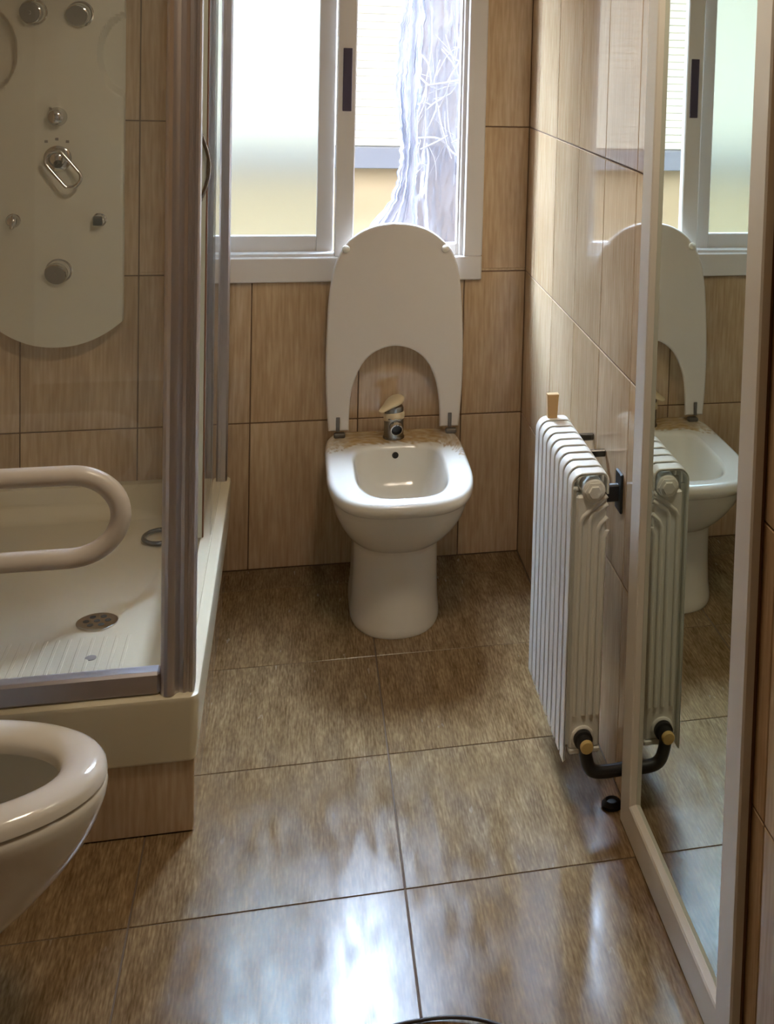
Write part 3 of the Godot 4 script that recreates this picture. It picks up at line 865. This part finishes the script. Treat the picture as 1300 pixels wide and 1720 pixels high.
	part("plug", box(q1 + Vector3(-0.012, -0.012, 0.022), q1 + Vector3(0.010, 0.012, 0.029), 0.002), M.black, hold)
	var q2 := Vector3(-0.690, 0.975, fz - 0.008)
	var hook := part("handset_holder", lathe([[0.018, 0.0], [0.018, 0.006], [0.014, 0.010], [0.012, 0.020], [0.0, 0.021]], Vector3.BACK, q2, 28), M.chrome, pn, off)
	part("lever", tube(curve([q2 + Vector3(0.002, 0.014, 0.022), q2 + Vector3(0.004, 0.0, 0.03), q2 + Vector3(0, -0.018, 0.028)], 4), [0.005, 0.006, 0.007, 0.007, 0.007, 0.007, 0.0065, 0.006, 0.004], 10), M.chrome, hook)

# ------------------------------------------------------------------ radiator and mirror
func build_radiator():
	var o := thing("radiator", "white aluminium radiator with nine slim sections against the tiled wall", "radiator", Vector3(0.55, 0.1, 1.06))
	var off := -o.position
	var fit := func(q: Vector3) -> Vector3: return Vector3(0.5125 + (q.x - 0.5265) * 0.91, 0.102 + (q.y - 0.062) * 0.966, q.z)
	var prof := PackedVector2Array([Vector2(0.5265, 0.062), Vector2(0.5265, 0.612)])
	for k in 9:
		var a := PI - PI / 2 * k / 8
		prof.append(Vector2(0.5515 + cos(a) * 0.025, 0.620 + sin(a) * 0.027))
	for k in 7:
		var a := PI / 2 - PI / 2 * k / 6
		prof.append(Vector2(0.589 + cos(a) * 0.018, 0.629 + sin(a) * 0.018))
	prof.append_array(PackedVector2Array([Vector2(0.607, 0.602), Vector2(0.603, 0.602)]))
	for k in 5:
		var a := PI / 2 * k / 4
		prof.append(Vector2(0.589 + cos(a) * 0.0135, 0.629 + sin(a) * 0.0125))
	for k in 7:
		var a := PI / 2 + PI / 2 * k / 6
		prof.append(Vector2(0.5525 + cos(a) * 0.021, 0.619 + sin(a) * 0.022))
	prof.append(Vector2(0.5315, 0.066))
	for i in prof.size():
		var q: Vector3 = fit.call(Vector3(prof[i].x, prof[i].y, 0))
		prof[i] = Vector2(q.x, q.y)
	var shell := finish(slab_tris(prof, Vector3(0, 0, -0.0165), Vector3.RIGHT, Vector3.UP, Vector3.BACK, 0.033, 0.0021, 3), 50.0, null, false)
	var core := PackedVector3Array()
	core.append_array(box_tris(fit.call(Vector3(0.5395, 0.085, -0.013)), fit.call(Vector3(0.605, 0.60, 0.013)), 0.004))
	core.append_array(box_tris(fit.call(Vector3(0.531, 0.09, -0.003)), fit.call(Vector3(0.541, 0.61, 0.003)), 0.001))
	core.append_array(lathe_tris([[0.022, -0.021], [0.022, 0.017], [0.019, 0.019]], Vector3.BACK, fit.call(Vector3(0.575, 0.610, 0)), 28))
	core.append_array(lathe_tris([[0.022, -0.021], [0.022, 0.017], [0.019, 0.019]], Vector3.BACK, fit.call(Vector3(0.567, 0.110, 0)), 28))
	var core_mesh := finish(core, 30.0, null, false)
	for k in 9:
		var s := part("section", shell, M.radiator, o, off + Vector3(0, 0, 0.889 + 0.0422 * k))
		part("core", core_mesh, M.radiator, s)
		if k == 8:   # flutes that show on the end section
			for q in [[0.549, 0.553, 0.604, 0.598], [0.569, 0.556, 0.606, 0.582], [0.585, 0.535, 0.606, 0.555], [0.600, 0.520, 0.606, 0.528]]:
				part("flute", tube(PackedVector3Array([fit.call(Vector3(q[2], q[3], 0.013)), fit.call(Vector3(q[0] + 0.006, q[1] + 0.006, 0.013)), fit.call(Vector3(q[0], q[1] - 0.006, 0.013)), fit.call(Vector3(q[0] - 0.001, 0.155, 0.013))]), 0.0045, 10), M.radiator, s)
			part("end_plug", lathe([[0.019, 0.0], [0.019, 0.004], [0.013, 0.005], [0.012, 0.009], [0.0, 0.009]], Vector3.BACK, fit.call(Vector3(0.575, 0.610, 0.0188)), 6), M.radiator, s)
			part("bottom_rim", box(fit.call(Vector3(0.540, 0.076, -0.012)), fit.call(Vector3(0.606, 0.086, 0.016)), 0.002), M.radiator, s)
	# lock-shield valve and its pipe
	var v := part("valve", lathe([[0.018, 0.0], [0.018, 0.012], [0.014, 0.014], [0.014, 0.034], [0.012, 0.036]], Vector3.BACK, Vector3(0.549, 0.148, 1.244), 24), M.black, o, off)
	part("valve_cap", lathe([[0.0125, 0.0], [0.0125, 0.006], [0.011, 0.009], [0.0, 0.010]], Vector3.BACK, Vector3(0.549, 0.151, 1.279), 24), M.yellow, v, Vector3.ZERO, "pale yellow round cap")
	part("pipe", tube(curve([Vector3(0.549, 0.148, 1.268), Vector3(0.552, 0.122, 1.269), Vector3(0.562, 0.098, 1.269), Vector3(0.588, 0.090, 1.268), Vector3(0.638, 0.090, 1.264)], 6), 0.0125, 14), M.black, o, off, "black pipe bent into the wall")
	for q in [0.88, 0.99]:
		part("bracket", box(Vector3(0.583, 0.612, q), Vector3(RIGHT, 0.627, q + 0.010), 0.002), M.dark_chrome, o, off)
	var br := part("bracket", box(Vector3(0.582, 0.565, 1.120), Vector3(RIGHT, 0.600, 1.134), 0.003), M.black, o, off)
	part("bracket_plate", box(Vector3(0.6335, 0.545, 1.105), Vector3(RIGHT, 0.625, 1.150), 0.002), M.black, br)
	# loose block on top
	var w := part("wooden_block", finish(slab_tris(PackedVector2Array([Vector2(-0.0105, 0.0), Vector2(0.0095, 0.0), Vector2(0.0125, 0.052), Vector2(-0.0125, 0.052)]), Vector3(0, 0, -0.009), Vector3.RIGHT, Vector3.UP, Vector3.BACK, 0.018, 0.001, 1), 20.0, null, false), M.wood, self, Vector3(0.545, 0.667, 0.886))
	tag(w, "small raw wooden block standing on the radiator's end by the window", "block")
	var cap := part("dark_disc", lathe([[0.020, 0.0], [0.020, 0.006], [0.015, 0.012], [0.012, 0.013], [0.010, 0.008]], Vector3.UP, Vector3.ZERO, 24), M.black, self, Vector3(0.614, 0.0, 1.238))  # dark stepped disc for an unidentified dark spot on the floor
	tag(cap, "small black disc on the floor below the radiator pipe", "pipe collar")

func build_mirror():
	var o := thing("mirror", "tall white-framed mirror standing on the floor against the tiled wall", "mirror", Vector3(0.63, 0, 1.6))
	var off := -o.position
	var z0 := 1.285
	var z1 := 1.908
	var x0 := 0.618
	var x1 := 0.6325
	var h := 1.95
	var w := 0.071
	part("backing_board", box(Vector3(0.6325, 0.003, z0 + 0.003), Vector3(0.6385, h - 0.003, z1 - 0.003), 0.001), M.board, o, off)
	part("mirror_glass", box(Vector3(0.6292, w - 0.01, z0 + w - 0.01), Vector3(0.6322, h - w + 0.01, z1 - w + 0.01), 0.0), M.mirror, o, off, "slightly greenish mirror glass")
	# mitred frame with a sloped inner lip
	for side in 4:
		var horizontal := side < 2
		var a := z0 if horizontal else 0.002
		var b := z1 if horizontal else h
		var t := PackedVector3Array()
		var mk := func(along: float, x: float, inset: float) -> Vector3:
			var c: float
			if horizontal: c = 0.002 + inset if side == 0 else h - inset
			else: c = z0 + inset if side == 2 else z1 - inset
			return Vector3(x, c, along) if horizontal else Vector3(x, along, c)
		var cross := [[x1, 0.0], [x0 + 0.003, 0.0], [x0, 0.003], [x0, w - 0.010], [x0 + 0.002, w - 0.006], [x1 - 0.004, w], [x1, w]]
		var ra := PackedVector3Array()
		var rb := PackedVector3Array()
		for c in cross:
			ra.append(mk.call(a + c[1], c[0], c[1]))
			rb.append(mk.call(b - c[1], c[0], c[1]))
		t = loft([ra, rb])
		part("rail" if horizontal else "stile", finish(t, 20.0), M.mirror_frame, o, off)

func build_fill_lamp():  # lamp added out of view to fill the room where daylight falls short
	var o := thing("fill_lamp", "added out-of-view ceiling fill lamp with a round dome", "lamp", Vector3(0.3, TOP, 1.75))
	part("base", lathe([[0.16, 0.0], [0.16, 0.02], [0.15, 0.025], [0.0, 0.025]], Vector3.DOWN, Vector3.ZERO, 40), M.frame, o)
	part("dome", lathe([[0.15, 0.025], [0.145, 0.045], [0.12, 0.065], [0.07, 0.080], [0.0, 0.085]], Vector3.DOWN, Vector3.ZERO, 40), M.glow, o)
	var l := AreaLight3D.new()
	l.name = "fill_light"
	l.area_size = Vector2(0.28, 0.28)
	l.light_color = Color(1.0, 0.93, 0.83)
	l.light_energy = 1.15
	l.area_range = 12.0
	l.shadow_enabled = true
	l.position = Vector3(0, -0.092, 0)
	l.rotation = Vector3(-PI / 2, 0, 0)
	o.add_child(l)

func build_wire():
	var pts := []
	for k in 29:
		var a := deg_to_rad(-158.0 + 318.0 * k / 28)
		pts.append(Vector3(0.200 + sin(a) * 0.19, 0.0035 + 0.004 * absf(sin(a * 2.0)), 1.890 - cos(a) * 0.19))
	var w := part("wire", tube(curve(pts, 3), 0.0028, 8), M.wire, self)
	tag(w, "thin dark wire lying in a loop on the floor tiles", "wire")

# ------------------------------------------------------------------ scene
func _ready():
	rng.seed = 20240
	# camera: an upright frame cut from the lower part of a wider picture, hence the shifted lens
	var f := 2104.4754
	var ctr := Vector2(1065.4448, 215.6313)
	var cam := Camera3D.new()
	cam.name = "camera"
	cam.projection = Camera3D.PROJECTION_FRUSTUM
	cam.keep_aspect = Camera3D.KEEP_HEIGHT
	cam.near = 0.05
	cam.far = 200.0
	cam.size = 1720.0 / f * cam.near
	cam.frustum_offset = Vector2((650.0 - ctr.x) / f, -(860.0 - ctr.y) / f) * cam.near
	cam.position = Vector3(0, 1.48, 3.4981)
	cam.basis = Basis(Vector3.UP, -0.2642) * Basis(Vector3.RIGHT, -0.0677) * Basis(Vector3.BACK, 0.0353)
	add_child(cam)
	cam.current = true
	# daylight from a bright hazy sky
	var env := Environment.new()
	env.background_mode = Environment.BG_SKY
	var sky := Sky.new()
	var sm := ProceduralSkyMaterial.new()
	sm.sky_top_color = Color(0.77, 0.87, 1.0)
	sm.sky_horizon_color = Color(0.95, 0.97, 1.0)
	sm.ground_horizon_color = Color(0.6, 0.58, 0.55)
	sm.ground_bottom_color = Color(0.45, 0.43, 0.4)
	sky.sky_material = sm
	env.sky = sky
	env.background_energy_multiplier = 150.0
	env.tonemap_mode = Environment.TONE_MAPPER_LINEAR
	env.tonemap_exposure = 1.0
	env.sdfgi_enabled = true
	env.ssao_enabled = true
	env.ssil_enabled = true
	var we := WorldEnvironment.new()
	we.name = "environment"
	we.environment = env
	add_child(we)

	make_materials()
	build_room()
	build_window()
	build_outside()
	build_shower()
	build_mirror()
	build_bidet()
	build_toilet()
	build_radiator()
	build_grab_rail()
	build_film()
	build_wire()
	build_fill_lamp()
